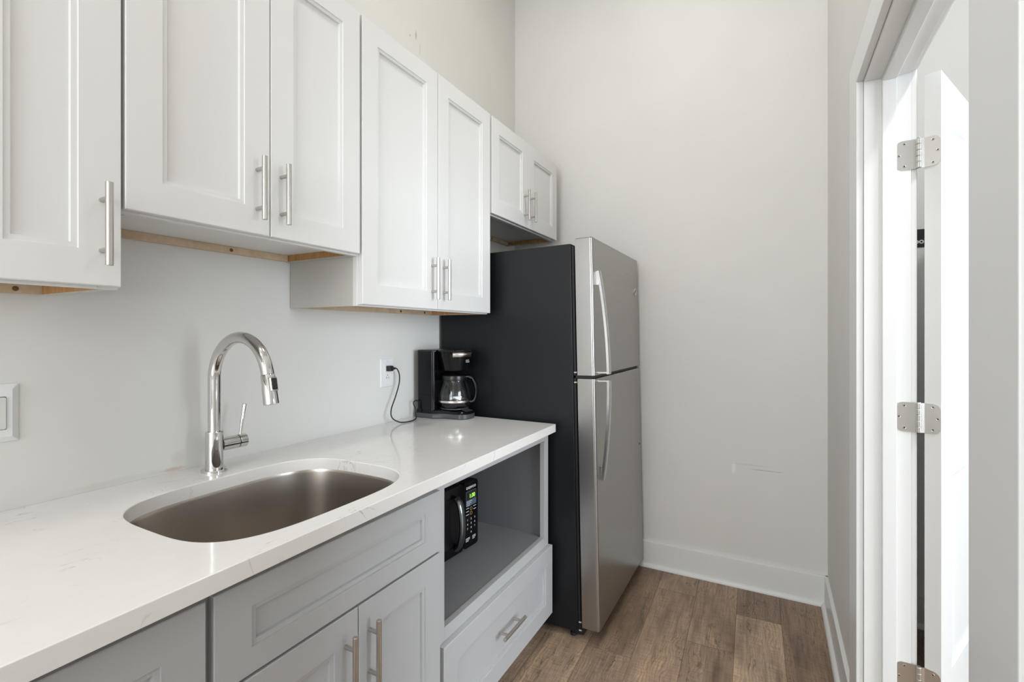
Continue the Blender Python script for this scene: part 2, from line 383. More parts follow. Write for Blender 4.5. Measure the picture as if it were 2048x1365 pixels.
# door frame: casing on the kitchen side, jamb with its stop, casing on the far side
CX_ = .018
bm = bmesh.new()
i0, i1, iz = OY0-.006, OY1+.006, OZ+.006; cw = .140; chh = .095
for s_, a, o_ in ((-1, i0, i0-cw), (1, i1, i1+cw)):
    bxm(bm, XR-CX_, XR, min(a, o_), max(a, o_), 0, iz+chh, bev=.003)
bxm(bm, XR-CX_, XR, i0+.0005, i1-.0005, iz, iz+chh, bev=.003)
struct('trim_1', bm, M['trim'])
bm = bmesh.new()
for a, o_ in ((i0, i0-.09), (i1, i1+.09)): bxm(bm, XR2, XR2+.015, min(a, o_), max(a, o_), 0, iz+.09, bev=.004)
bxm(bm, XR2, XR2+.015, i0+.0005, i1-.0005, iz, iz+.09, bev=.004)
struct('trim_2', bm, M['trim'])
bm = bmesh.new()
bxm(bm, XR, XR2, OY1, OY1+.02, 0, OZ+.02, bev=.0012); bxm(bm, XR, XR2, OY0-.02, OY0, 0, OZ+.02, bev=.0012); bxm(bm, XR, XR2, OY0+.0003, OY1-.0003, OZ, OZ+.02, bev=.0012)
s0, s1 = 1.7265, 1.7600
bxm(bm, s0, s1, OY1-.011, OY1+.001, 0, OZ, bev=.0025); bxm(bm, s0, s1, OY0-.001, OY0+.011, 0, OZ, bev=.0025); bxm(bm, s0, s1, OY0+.0113, OY1-.0113, OZ-.011, OZ+.001, bev=.0025)
struct('trim_3', bm, M['trim'])

# the door leaf, open 155 degrees into the next room
HX, HY = 1.808, 1.7005                                             # hinge pin
da = math.radians(25); dv = Vector((math.sin(da), math.cos(da), 0)); dn = Vector((math.cos(da), -math.sin(da), 0))
droot = bpy.data.objects.new('door_1', None); C.objects.link(droot); droot['kind'] = 'structure'
droot.location = (1.8527, 1.690, 0); droot.rotation_euler = (0, 0, -da)  # local +y runs along the leaf, local +x is the kitchen face
DW, DT, Z0, Z1 = .885, .035, .012, 2.006
bm = bmesh.new()
def leaf_face(bm, xs, sgn):
    ys = [0, .11, .40, .485, .775, DW]; zs = [Z0, .30, .93, 1.13, 1.895, Z1]
    zs = [Z0, .35, .895, 1.10, 1.895, Z1]
    V = {}
    def vv(y, z, x=0): 
        k_ = (round(y, 5), round(z, 5), round(x, 5))
        if k_ not in V: V[k_] = bm.verts.new((xs+sgn*x, y, z))
        return V[k_]
    for i in range(5):
        for j in range(5):
            y0, y1, z0, z1 = ys[i], ys[i+1], zs[j], zs[j+1]
            if i in (1, 3) and j in (1, 3):
                rings = [(0, 0), (.004, -.003), (.012, -.009), (.020, -.010), (.045, -.0035), (.05, -.003)]
                pr_ = None
                for ins, dx in rings:
                    rg = [vv(y0+ins, z0+ins, dx), vv(y1-ins, z0+ins, dx), vv(y1-ins, z1-ins, dx), vv(y0+ins, z1-ins, dx)]
                    if pr_:
                        for k in range(4): bm.faces.new((pr_[k], pr_[(k+1) % 4], rg[(k+1) % 4], rg[k]))
                    pr_ = rg
                bm.faces.new(pr_)
            else: bm.faces.new((vv(y0, z0), vv(y1, z0), vv(y1, z1), vv(y0, z1)))
    return ys, zs, vv
ys, zs, vf = leaf_face(bm, 0, 1); _, _, vb = leaf_face(bm, -DT, -1)
def strip(pts):
    for (a, b_) in zip(pts, pts[1:]): bm.faces.new((vf(*a), vf(*b_), vb(*b_), vb(*a)))
strip([(0, z) for z in zs]); strip([(DW, z) for z in zs]); strip([(y, Z0) for y in ys]); strip([(y, Z1) for y in ys])
leaf = obj('door_leaf', bm, M['trim'], droot)
hbm = bmesh.new()
for sg in (0, -DT):
    s_ = 1 if sg == 0 else -1
    lathe(hbm, [(.026, 0), (.026, .006), (.010, .010), (.010, .035), (.024, .042), (.028, .055), (.024, .068), (.008, .072)], n=24)
    hv = hbm.verts[-8*24:]
    for v_ in hv:
        z_ = v_.co.z; v_.co = Vector((sg+s_*z_, DW-.065+v_.co.x, .95+v_.co.y))
obj('door_handle', hbm, M['nickel'], droot)

# hinges: leaf on the jamb, leaf on the door edge, five-knuckle barrel, screws
def hinge_leaf(w, h, t, r):
    """local: y from 0 (pin side) to w, z centred, thickness in x"""
    pts = [(0, -h/2), (0, h/2)]
    pts = [(0, h/2), (0, -h/2)]
    for i in range(7):
        a = math.radians(-90+90*i/6); pts.append((w-r+r*math.cos(a), -h/2+r+r*math.sin(a)))
    for i in range(7):
        a = math.radians(90*i/6); pts.append((w-r+r*math.cos(a), h/2-r+r*math.sin(a)))
    bm = bmesh.new(); prism(bm, pts, 0, t, 'x'); return bm
def hinge(zc, label):
    h = thing('door_hinge', label, 'hinge', (HX, HY, zc), 0, 'three hinges of the open white door')
    H_ = .0815
    # jamb leaf: lies on the jamb face (normal -y), running from the pin towards -x
    for part_, ang_, base_, w in (('jamb_leaf', 0, Vector((1.7985-HX, OY1-.0012-HY, 0)), .040), ('door_leaf_plate', 1, None, .034)):
        bm = hinge_leaf(w, H_, .002, .016)
        if ang_ == 0: mt = Matrix(((0, -1, 0, base_.x), (-1, 0, 0, base_.y+.0012), (0, 0, 1, 0), (0, 0, 0, 1)))
        else:
            # lies on the door edge: plane through P0..P1, facing -dv
            P0 = Vector((1.8527, 1.690, 0))-dn*(DT-.0005)-Vector((HX, HY, 0))
            mt = Matrix(((-dv.x, dn.x, 0, P0.x+.0000), (-dv.y, dn.y, 0, P0.y), (0, 0, 1, 0), (0, 0, 0, 1)))
        bm.transform(mt); p = obj(part_, bm, M['hinge'], h)
        for (sy, sz) in ((w*.52, .031), (w*.52, -.031), (w*.82, 0)):
            sb = bmesh.new(); lathe(sb, [(.0040, 0), (.0036, .0007), (.0018, .0004), (.0015, -.0006)], n=16)
            sb.transform(Matrix(((0, 0, 1, .002), (1, 0, 0, sy), (0, 1, 0, sz), (0, 0, 0, 1)))); sb.transform(mt)
            obj('screw', sb, M['nickel'], p)
            sb = bmesh.new(); bxm(sb, .0021, .0029, sy-.0012, sy+.0012, sz-.0012, sz+.0012); sb.transform(mt); obj('screw_slot', sb, M['hole'], p)
    bm = bmesh.new()
    for k in range(5):
        z0 = -H_/2+k*H_/5; lathe(bm, [(.0052, z0+.0005), (.0060, z0+.0014), (.0060, z0+H_/5-.0014), (.0052, z0+H_/5-.0005)], n=20)
    lathe(bm, [(.0036, -H_/2), (.0036, H_/2), (.0050, H_/2), (.0046, H_/2+.002)], n=20)
    obj('barrel', bm, M['hinge'], h)
    # wings that join barrel and leaves
    bm = bmesh.new(); bxm(bm, 1.7985-HX, 0, OY1-.0012-HY-.002, OY1-.0012-HY+.001, -H_/2, H_/2)
    obj('knuckle_wing', bm, M['hinge'], h)
    a = Vector((1.8527, 1.690, 0))-dn*DT-Vector((HX, HY, 0))
    bm = bmesh.new(); q = [bm.verts.new((x_, y_, z_)) for z_ in (-H_/2, H_/2) for x_, y_ in ((.003, -.001), (a.x, a.y-.002), (a.x, a.y), (.003, .002))]
    for idx in ((0, 1, 2, 3), (7, 6, 5, 4), (0, 4, 5, 1), (1, 5, 6, 2), (2, 6, 7, 3), (3, 7, 4, 0)): bm.faces.new([q[i] for i in idx])
    obj('knuckle_wing', bm, M['hinge'], h)
hinge(1.7935, 'satin steel door hinge, topmost of the three on the white door edge')
hinge(1.0640, 'satin steel door hinge at mid height of the white door edge')
hinge(.337, 'satin steel door hinge, lowest of the three on the white door edge')

# black sign on the far room's wall
sg = thing('wall_sign', 'small black sign with pale letters seen through the gap behind the open door', 'sign', (1.97, YB, 1.678))
obj('sign_panel', box(-.09, .24, -.004, 0, 0, .079, bev=.001), M['signblack'], sg)
text('lettering', 'ool', .032, M['ink'], sg, (.036, -.0045, .016), (1, 0, 0), (0, 0, 1), bold=.0006)

# ------------------------------------------------------------------ cabinet parts
def panel_front(w, h, t, stile, rail):
    """framed door/drawer front, local: y 0..w, z 0..h, x -t..0 (front at 0)"""
    bm = bmesh.new()
    rings = [(0, 0, -t), (0, 0, -.0015), (.0015, .0015, 0), (stile, rail, 0), (stile+.0008, rail+.0008, -.0030), (stile+.0100, rail+.0100, -.0035),
             (stile+.0110, rail+.0110, -.0100)]
    pr_ = None
    for iy, iz_, x in rings:
        rg = [bm.verts.new(c_) for c_ in ((x, iy, iz_), (x, w-iy, iz_), (x, w-iy, h-iz_), (x, iy, h-iz_))]
        if pr_:
            for k in range(4): bm.faces.new((pr_[k], pr_[(k+1) % 4], rg[(k+1) % 4], rg[k]))
        else: bm.faces.new(rg[::-1])
        pr_ = rg
    bm.faces.new(pr_)
    return bm
_handle_mesh = {}
def handle(parent, y, z, horiz=False, L=.156):
    """bar pull on a door face at local x=0; (y,z) = bar centre"""
    if horiz not in _handle_mesh:
        bm = bmesh.new(); x = .030
        def pt(a, xx): return (xx, a, 0) if horiz else (xx, 0, a)
        r = .0062; e = .0008
        tube(bm, [pt(-L/2, x), pt(-L/2+e, x), pt(L/2-e, x), pt(L/2, x)], [r-e, r, r, r-e], 20)
        for s_ in (-1, 1): tube(bm, [pt(s_*.048, 0), pt(s_*.048, x)], .0048, 16)
        o = obj('handle', bm, M['nickel'], parent); _handle_mesh[horiz] = o
    else:
        o = _handle_mesh[horiz].copy(); C.objects.link(o); o.parent = parent
    o.location = (0, y, z); return o

def wall_cabinet(label, y0, y1, z0, z1, doors, grp='white wall cabinets', rail_y=None, screws=()):
    """carcass y0..y1, z0..z1; doors = list of (y0,y1,handle y,handle z); front of doors x=.335"""
    T = .016; D = .295; zd0 = z0+.005; w = y1-y0
    c_ = thing('wall_cabinet', label, 'cabinet', (0.002, y0, z0), 0, None)
    bm = bmesh.new(); bxm(bm, 0, D, 0, T, 0, z1-z0); bxm(bm, 0, D, w-T, w, 0, z1-z0)
    bxm(bm, .0, D, T, w-T, z1-z0-T, z1-z0); bxm(bm, 0, .006, T, w-T, .04, z1-z0-T)
    obj('carcass', bm, M['side'], c_, wn=False)
    bm = bmesh.new(); bxm(bm, .0, D, T, w-T, .022, .036); obj('bottom_panel', bm, M['white'], c_, wn=False)
    bm = bmesh.new(); bxm(bm, .001, .014, T+.0005, w-T-.0005, 0.001, .0215); hr = obj('hanging_rail', bm, M['ply'], c_, 'pale bare plywood rail', wn=False)
    for sy in screws:
        sb = bmesh.new(); lathe(sb, [(.0055, 0), (.005, .001), (.002, .0012)], n=14)
        sb.transform(Matrix(((0, 0, 1, .014), (1, 0, 0, sy-y0), (0, 1, 0, .011), (0, 0, 0, 1)))); obj('screw', sb, M['brass'], hr)
    bm = bmesh.new(); bxm(bm, .0145, D-.001, w-T-.0025, w-T-.0003, 0.0015, .0215); obj('side_skirt', bm, M['plyo'], c_, 'orange-brown bare plywood edge', wn=False)
    bm = bmesh.new(); F0, F1 = D, .313; H_ = z1-z0
    bxm(bm, F0, F1, 0, .032, 0, H_, bev=.0008); bxm(bm, F0, F1, w-.032, w, 0, H_, bev=.0008)
    bxm(bm, F0, F1, .0322, w-.0322, 0, .035, bev=.0008); bxm(bm, F0, F1, .0322, w-.0322, H_-.035, H_, bev=.0008)
    if len(doors) == 2:
        ym = (doors[0][1]+doors[1][0])/2-y0; bxm(bm, F0, F1, ym-.02, ym+.02, .0352, H_-.0352, bev=.0008)
    obj('face_frame', bm, M['white'], c_)
    for (a, b_, hy, hz) in doors:
        d_ = obj('door', panel_front(b_-a, z1-.004-zd0, .0195, .066, .066), M['white'], c_, ang=1, wn=False); d_.location = (.333, a-y0, zd0-z0)
        handle(d_, hy-a, hz-zd0)
    return c_
ZT = 2.290
wall_cabinet('narrow white wall cabinet with one door at the left edge', .232, .4695, 1.3825, ZT, [(.236, .467, .4358, 1.5014)], screws=(.30, .408))
wall_cabinet('two-door white wall cabinet over the sink, bottom edge raised', .4725, 1.0905, 1.537, ZT, [(.4735, .7835, .7487, 1.6517), (.7860, 1.0865, .8155, 1.6517)], screws=(.88,))
wall_cabinet('tall two-door white wall cabinet over the coffee maker', 1.0925, 1.8725, 1.3825, ZT, [(1.0905+.006, 1.4795, 1.4425, 1.5005), (1.4820, 1.8665, 1.5130, 1.5015)], screws=(1.635, 1.80))
wall_cabinet('short two-door white wall cabinet above the refrigerator', 1.8755, 2.6350, 1.838, ZT, [(1.8820, 2.2530, 2.2055, 1.9515), (2.2555, 2.6290, 2.2825, 1.9560)], screws=(2.42,))

# ------------------------------------------------------------------ base cabinets (front of doors x=.63)
TK = .10; BT = .8800
def base_shell(label, y0, y1, mid=True, open_=False):
    c_ = thing('base_cabinet', label, 'cabinet', (0.002, y0, 0)); w = y1-y0; T = .018
    bm = bmesh.new()
    bxm(bm, 0, .588, 0, T, TK, BT); bxm(bm, 0, .588, w-T, w, TK, BT)
    bxm(bm, 0, .012, T, w-T, TK, BT); bxm(bm, .012, .588, T, w-T, TK, TK+.016)
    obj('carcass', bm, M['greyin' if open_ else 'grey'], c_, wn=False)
    obj('toe_kick', box(.51, .524, 0, w, 0, TK-.0005), M['grey'], c_)
    return c_
def face_frame(c_, w, bars):
    bm = bmesh.new()
    for (a, b_, z0, z1) in bars: bxm(bm, .588, .608, a, b_, z0, z1, bev=.0006)
    return obj('face_frame', bm, M['grey'], c_)
def put(c_, y0, name, a, b_, z0, z1, stile=.0665, rail=.066):
    o = obj(name, panel_front(b_-a, z1-z0, .019, stile, rail), M['grey'], c_, ang=1, wn=False); o.location = (.628, a-y0, z0); return o
# left unit
y0 = -.449; w = .4655-y0; c_ = base_shell('grey base cabinet at the left end, left of the sink cabinet', y0, .4655)
face_frame(c_, w, [(0, .03, TK, BT), (w-.03, w, TK, BT), (.0302, w-.0302, BT-.025, BT), (.0302, w-.0302, TK, TK+.03)])
d_ = put(c_, y0, 'door', -.444, .0035, .108, .8535); handle(d_, .41, .60)
d_ = put(c_, y0, 'door', .006, .4615, .108, .8535); handle(d_, .03, .60)
# sink unit
y0 = .4665; w = 1.1075-y0; c_ = base_shell('grey sink base cabinet with a long panelled false front over two doors', y0, 1.1075)
face_frame(c_, w, [(0, .035, TK, BT), (w-.035, w, TK, BT), (.0352, w-.0352, BT-.025, BT), (.0352, w-.0352, .66, .70), (.0352, w-.0352, TK, TK+.03)])
put(c_, y0, 'false_drawer_front', .4745, 1.1005, .6850, .8545, .0665, .0475)
d_ = put(c_, y0, 'door', .4745, .7940, .108, .6790); handle(d_, .7572-.4745, .562-.108)
d_ = put(c_, y0, 'door', .7965, 1.1005, .108, .6790); handle(d_, .8280-.7965, .562-.108)
# microwave unit: open niche above one drawer
y0 = 1.1085; y1 = 1.8880; w = y1-y0; c_ = base_shell('grey base cabinet with open microwave niche above one wide drawer', y0, y1, open_=True)
OA, OB, OZ0, OZ1 = 1.1465-y0, 1.8480-y0, .4370, .8435
face_frame(c_, w, [(0, OA, TK, BT), (OB, w, TK, BT), (OA+.0002, OB-.0002, OZ1, BT), (OA+.0002, OB-.0002, .375, OZ0), (OA+.0002, OB-.0002, TK, TK+.03)])
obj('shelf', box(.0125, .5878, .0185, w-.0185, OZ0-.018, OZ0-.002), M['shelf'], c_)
dr = put(c_, y0, 'drawer', 1.1185, 1.8885, .1080, .3970, .0665, .0665); dr.data.materials[0] = M['grey']
handle(dr, 1.4955-1.1185, .262-.108, horiz=True)

# ------------------------------------------------------------------ countertop with the sink cutout
SX, SY, SA, SB, SN = .388, .768, .224, .277, 3.5
def sup(k, s=1.0, N=96, add=0):
    t = 2*PI*k/N; c0, s0_ = math.cos(t), math.sin(t)
    return (SX+(SA*s+add)*math.copysign(abs(c0)**(2/SN), c0), SY+(SB*s+add)*math.copysign(abs(s0_)**(2/SN), s0_))
CZ0, CZ1, CXF, CY0, CY1 = .8810, .914, .648, -.45, 1.8805
def cfx(y): return CXF+(CY1-y)*.0145
bm = bmesh.new(); N = 96
def orect(ins, z): return [bm.verts.new(p) for p in ((0.001, CY0+ins, z), (cfx(CY0)-ins, CY0+ins, z), (CXF-ins, CY1-ins, z), (0.001, CY1-ins, z))]
def hole(add, z): return [bm.verts.new((*sup(k, 1, N, add), z)) for k in range(N)]
e = .0025
ot, om, ob_ = orect(e, CZ1), orect(0, CZ1-e), orect(0, CZ0)
om2 = orect(e*.3, CZ1-e*.3)
h1, h2, h3, h4 = hole(e, CZ1), hole(e*.3, CZ1-e*.3), hole(0, CZ1-e), hole(0, CZ0)
def band(a, b_):
    for j in range(len(a)): bm.faces.new((a[j], a[(j+1) % len(a)], b_[(j+1) % len(a)], b_[j]))
band(ot, om2); band(om2, om); band(om, ob_); band(h1, h2); band(h2, h3); band(h3, h4)
def fill(o4, hh):
    es = []
    for L_ in (o4, hh):
        for j in range(len(L_)):
            e_ = bm.edges.get((L_[j], L_[(j+1) % len(L_)])); es.append(e_)
    bmesh.ops.triangle_fill(bm, use_beauty=True, use_dissolve=False, edges=es)
fill(ot, h1); fill(ob_, h4)
ct = obj('countertop', bm, M['quartz'], ang=50)
tag(ct, 'white quartz countertop with faint grey veins over the grey base cabinets', 'countertop')

# sink bowl
s_ = thing('kitchen_sink', 'undermount brushed steel sink bowl set in the white countertop', 'sink', (SX, SY, .68))
bm = bmesh.new(); rings = []
prof = [(1.055, .8807), (1.006, .8807), (1.004, .878), (1.0, .872), (.985, .80), (.968, .73), (.955, .705), (.92, .688), (.86, .681), (.6, .678), (.2, .6755)]
for s0_, z in prof: rings.append([bm.verts.new((sup(k, s0_)[0]-SX, sup(k, s0_)[1]-SY, z-.68)) for k in range(N)])
for a, b_ in zip(rings, rings[1:]):
    for j in range(N): bm.faces.new((a[j], a[(j+1) % N], b_[(j+1) % N], b_[j]))
bm.faces.new(rings[-1])
bowl = obj('bowl', bm, M['sink'], s_, wn=False, ang=60)
sd = bowl.modifiers.new('thick', 'SOLIDIFY'); sd.thickness = .0012; sd.offset = 1
bm = bmesh.new(); lathe(bm, [(.056, -.0030), (.056, -.0010), (.050, -.0005), (.040, -.003), (.038, -.0035)], n=40); obj('drain', bm, M['chrome'], s_)

# ------------------------------------------------------------------ faucet
FX, FY = .0870, .7885
fa = thing('kitchen_faucet', 'tall polished chrome gooseneck pull-down faucet behind the sink', 'faucet', (FX, FY, .914))
bm = bmesh.new(); lathe(bm, [(.0325, 0), (.0325, .005), (.0315, .0065), (.0225, .0068)]); obj('base_plate', bm, M['chrome'], fa)
bm = bmesh.new(); lathe(bm, [(.0222, .0069), (.0222, .109), (.0216, .1105), (.0165, .1106), (.0165, .108)]); obj('body', bm, M['chrome'], fa)
R_ = .117; zc = .2545; pts = [(0, 0, .1085), (0, 0, .18), (0, 0, .23)]
for i in range(0, 43):
    a = math.radians(180-i*169/42); pts.append((R_+R_*math.cos(a), 0, zc+R_*math.sin(a)))
bm = bmesh.new(); tube(bm, pts, .0158, 32); obj('spout', bm, M['chrome'], fa, ang=50, wn=False)
e_ = Vector(pts[-1]); tdir = Vector((math.sin(math.radians(11)), 0, -math.cos(math.radians(11))))
bm = bmesh.new(); A = lambda d: tuple(e_+tdir*d)
tube(bm, [A(.0006), A(.002), A(.072), A(.0755), A(.0765)], [.0163, .0172, .0186, .0186, .0170], 32); hd = obj('spray_head', bm, M['chrome'], fa, ang=40, wn=False)
odir = Vector((math.cos(math.radians(11)), 0, math.sin(math.radians(11)))); bm = bmesh.new()
def on_head(bm, x0, x1, w, d0, d1, b):
    bm2 = bmesh.new(); bxm(bm2, x0, x1, -w/2, w/2, d0, d1, bev=b, seg=3)
    mt = Matrix(((odir.x, 0, tdir.x, e_.x), (0, 1, 0, 0), (odir.z, 0, tdir.z, e_.z), (0, 0, 0, 1))); bm2.transform(mt); return bm2
obj('button_bezel', on_head(None, .010, .0215, .021, .008, .045, .003), M['chrome'], hd)
obj('button', on_head(None, .018, .0240, .015, .011, .041, .0028), M['rubber'], hd, 'black rubber button')
bm = bmesh.new(); tube(bm, [(0, .018, .070), (0, .064, .070)], .0190, 32); obj('valve_housing', bm, M['chrome'], fa, wn=False)
bm = bmesh.new(); tube(bm, [(0, .064, .070), (0, .0672, .070)], .0176, 32); obj('valve_ring', bm, M['rubber'], fa, 'black ring', wn=False)
bm = bmesh.new(); tube(bm, [(0, .0672, .070), (0, .0685, .070), (0, .088, .070), (0, .0905, .070)], [.0180, .0190, .0190, .0165], 32)
lv = obj('lever', bm, M['chrome'], fa, wn=False)
bm = bmesh.new(); tube(bm, [(0, .074, .085), (.000, .080, .130), (.0, .0868, .1735), (.0, .0872, .1760)], [.0040, .0045, .0056, .0048], 20); obj('lever_stem', bm, M['chrome'], lv, wn=False)

# ------------------------------------------------------------------ outlet, switch
def plate_bm(w, h, t=.0055, b=.004): 
    bm = bmesh.new(); rg = []
    for ins, x in ((0, 0), (0, .0015), (b, t), (b+.0005, t)):
        rg.append([bm.verts.new((x, p[0], p[1])) for p in rrect(0, 0, w-2*ins, h-2*ins, max(.0005, .003-ins*.3), 3)])
    for a, b_ in zip(rg, rg[1:]):
        for j in range(len(a)): bm.faces.new((a[j], a[(j+1) % len(a)], b_[(j+1) % len(a)], b_[j]))
    bm.faces.new(rg[0][::-1]); bm.faces.new(rg[-1]); return bm
def pl(name, parent, y0, y1, z0, z1, x0, x1, m, r=.002, label=None):
    bm = bmesh.new(); prism(bm, rrect((y0+y1)/2, (z0+z1)/2, y1-y0, z1-z0, r, 4), x0, x1, 'x'); return obj(name, bm, m, parent, label)
o_ = thing('wall_outlet', 'white two-socket wall outlet beside the coffee maker with a black plug in it', 'outlet', (0.0005, 1.5615, 1.1280))
obj('cover_plate', plate_bm(.079, .122), M['plastic'], o_)
rc = pl('socket_insert', o_, -.0175, .0175, -.034, .034, .005, .0068, M['plastic'])
for zc_ in (.0175, -.0185):
    for dy, hh in ((-.0062, .0085), (.0062, .007)): pl('slot', rc, dy-.0011, dy+.0011, zc_-.002-hh/2, zc_-.002+hh/2, .0066, .0070, M['hole'], .0005)
    pl('slot', rc, -.0022, .0022, zc_+.0065, zc_+.0105, .0066, .0070, M['hole'], .0015)
for zz in (.049, -.049):
    bm = bmesh.new(); lathe(bm, [(.0032, 0), (.0028, .0008)], n=16); bm.transform(Matrix(((0, 0, 1, .0052), (1, 0, 0, 0), (0, 1, 0, zz), (0, 0, 0, 1)))); obj('screw', bm, M['switch'], o_)
o_ = thing('light_switch', 'white rocker light switch on the wall at the left edge', 'switch', (0.0005, .3775, 1.1258))
obj('cover_plate', plate_bm(.079, .124, .007, .011), M['plastic'], o_)
pl('rocker_frame', o_, -.0190, .0190, -.0355, .0355, .0065, .0071, M['hole'], .003, 'dark seam around the rocker')
pl('rocker', o_, -.0178, .0178, -.0342, .0342, .0066, .0095, M['switch'], .003)

# ------------------------------------------------------------------ coffee maker
cm = thing('coffee_maker', 'black drip coffee maker with glass carafe in the corner by the refrigerator', 'coffee maker', (.025, 1.815, .914))
def loft(bm, secs, cap=True):
    """secs = list of (z, [(x,y)...])"""
    rg = [[bm.verts.new((x, y, z)) for x, y in poly] for z, poly in secs]
    for a, b_ in zip(rg, rg[1:]):
        for j in range(len(a)): bm.faces.new((a[j], a[(j+1) % len(a)], b_[(j+1) % len(a)], b_[j]))
    if cap: bm.faces.new(rg[0][::-1]); bm.faces.new(rg[-1])
bm = bmesh.new(); RW = lambda w, r: rrect(.0475, 0, .095, w, r, 5)
loft(bm, [(.029, RW(.168, .014)), (.105, RW(.168, .014)), (.1055, RW(.166, .014)), (.107, RW(.166, .014)), (.1075, RW(.168, .014)), (.300, RW(.170, .014))]); obj('water_tank', bm, M['gloss'], cm)
def basepoly(s=0):
    pts = []
    for x, y in ((0, -.087), (.090, -.087), (.130, -.062), (.205, -.055)): pts.append((x, y-s))
    for i in range(1, 8):
        a = math.radians(-90+180*i/8); pts.append((.205+(.040+s)*math.cos(a), (.056+s)*math.sin(a)))
    for x, y in ((.205, .055), (.130, .062), (.090, .087), (0, .087)): pts.append((x, y+s))
    return pts
bm = bmesh.new(); loft(bm, [(0, basepoly(-.003)), (.004, basepoly(0)), (.020, basepoly(0)), (.022, basepoly(-.001))]); obj('foot_band', bm, M['dgrey'], cm, 'dark grey lower band')
bm = bmesh.new()
def bp(s, zf): return basepoly(s)
pA = basepoly(-.0015); pB = basepoly(-.004); pC = basepoly(-.012)
rg = []
for poly, zz in ((pA, .0222), (pB, .036), (pC, .042)):
    rg.append([bm.verts.new((x, y, (zz-(max(0, x-.185)**1.0)*.22*(1 if zz > .03 else 0)))) for x, y in poly])
for a, b_ in zip(rg, rg[1:]):
    for j in range(len(a)): bm.faces.new((a[j], a[(j+1) % len(a)], b_[(j+1) % len(a)], b_[j]))
bm.faces.new(rg[0][::-1]); bm.faces.new(rg[-1]); obj('base', bm, M['gloss'], cm)
bm = bmesh.new(); bxm(bm, .207, .233, -.026, .026, 0, .0016, bev=.0006); bm.transform(Matrix.Translation((0, 0, .0365)) @ Matrix.Translation((.22, 0, 0)) @ Matrix.Rotation(.21, 4, 'Y') @ Matrix.Translation((-.22, 0, 0)))
cp = obj('control_panel', bm, M['dgrey'], cm, 'grey control panel with buttons')
for yy in (-.017, -.006, .006, .017):
    bm = bmesh.new(); bxm(bm, .222, .229, yy-.0035, yy+.0035, .0014, .0024, bev=.0006); bm.transform(Matrix.Translation((0, 0, .0365)) @ Matrix.Translation((.22, 0, 0)) @ Matrix.Rotation(.21, 4, 'Y') @ Matrix.Translation((-.22, 0, 0)))
    obj('button', bm, M['rubber'], cp)
KX = .150
bm = bmesh.new(); lathe(bm, [(.064, .0425), (.064, .0455), (.058, .0460)], KX, 0); obj('hot_plate', bm, M['dgrey'], cm)
# brew basket
def bask(r, z): return [(KX+r*math.cos(2*PI*k/40)*1.05, r*math.sin(2*PI*k/40)) for k in range(40)]
bm = bmesh.new(); loft(bm, [(.213, bask(.050, 0)), (.216, bask(.056, 0)), (.235, bask(.060, 0)), (.275, bask(.070, 0)), (.300, bask(.0735, 0))]); bk = obj('brew_basket', bm, M['gloss'], cm, ang=25)
bm = bmesh.new(); rg = []
for r_, z in ((.0728, .2765), (.0758, .2970)):
    rg.append([bm.verts.new((KX+(r_)*1.05*math.cos(math.radians(a)), r_*math.sin(math.radians(a)), z)) for a in range(-62, 63, 4)])
for j in range(len(rg[0])-1): bm.faces.new((rg[0][j], rg[0][j+1], rg[1][j+1], rg[1][j]))
bd = obj('steel_band', bm, M['band'], bk, 'brushed metal band', wn=False); sd = bd.modifiers.new('thick', 'SOLIDIFY'); sd.thickness = .001; sd.offset = 1
text('maker_lettering', 'BLACK+\nDECKER', .0075, M['ink'], bk, (KX+.0712, -.012, .2590), (0, 1, 0), (0.0, 0, 1))
bm = bmesh.new()
lid = rrect(.052, 0, .105, .176, .016, 5)
loft(bm, [(.3003, lid), (.305, lid), (.308, [(.052+(x-.052)*.95, y*.95) for x, y in lid])]); obj('tank_lid', bm, M['black'], cm)
bm = bmesh.new(); lathe(bm, [(.0755, .3005), (.0765, .304), (.074, .3085), (.060, .3115), (.03, .3125), (.001, .3127)], KX, 0, sx=1.04, cap1=False); obj('basket_lid', bm, M['black'], cm)
# carafe: stands on the hot plate, lifts off
cf = thing('coffee_carafe', 'empty glass coffee carafe with black handle on the coffee maker hot plate', 'carafe', (.025+KX, 1.815, .914+.0464))
bm = bmesh.new(); prof = [(.056, .0), (.066, .004), (.0715, .014), (.0735, .032), (.0720, .056), (.065, .088), (.056, .114), (.0525, .126), (.053, .134)]
lathe(bm, prof, n=56, cap1=False)
g_ = obj('glass_bowl', bm, M['glass'], cf, wn=False, ang=80); sd = g_.modifiers.new('thick', 'SOLIDIFY'); sd.thickness = .0018; sd.offset = -1
bm = bmesh.new(); lathe(bm, [(.0540, .122), (.0570, .124), (.0580, .138), (.056, .145), (.043, .151), (.012, .153)], n=56); obj('lid', bm, M['black'], cf, 'black lid and collar')
bm = bmesh.new(); lathe(bm, [(.0738, .026), (.0742, .027), (.0742, .0345), (.0740, .0355)], n=56, cap0=False, cap1=False); lb = obj('metal_ring', bm, M['band'], cf, 'brushed metal ring', wn=False); sd = lb.modifiers.new('thick', 'SOLIDIFY'); sd.thickness = .0008; sd.offset = 1
bm = bmesh.new()
hp = [(.048, .138), (.066, .141), (.086, .132), (.098, .110), (.103, .080), (.101, .052), (.093, .034), (.080, .027), (.0745, .030)]
hpts = []
for i in range(len(hp)-1):
    for t_ in (0, .5): hpts.append(((hp[i][0]*(1-t_)+hp[i+1][0]*t_), 0, hp[i][1]*(1-t_)+hp[i+1][1]*t_))
hpts.append((hp[-1][0], 0, hp[-1][1])); tube(bm, hpts, .0100, 14)
for v_ in bm.verts: v_.co.y *= 1.6
hn = obj('handle', bm, M['gloss'], cf, 'glossy black handle', wn=False)
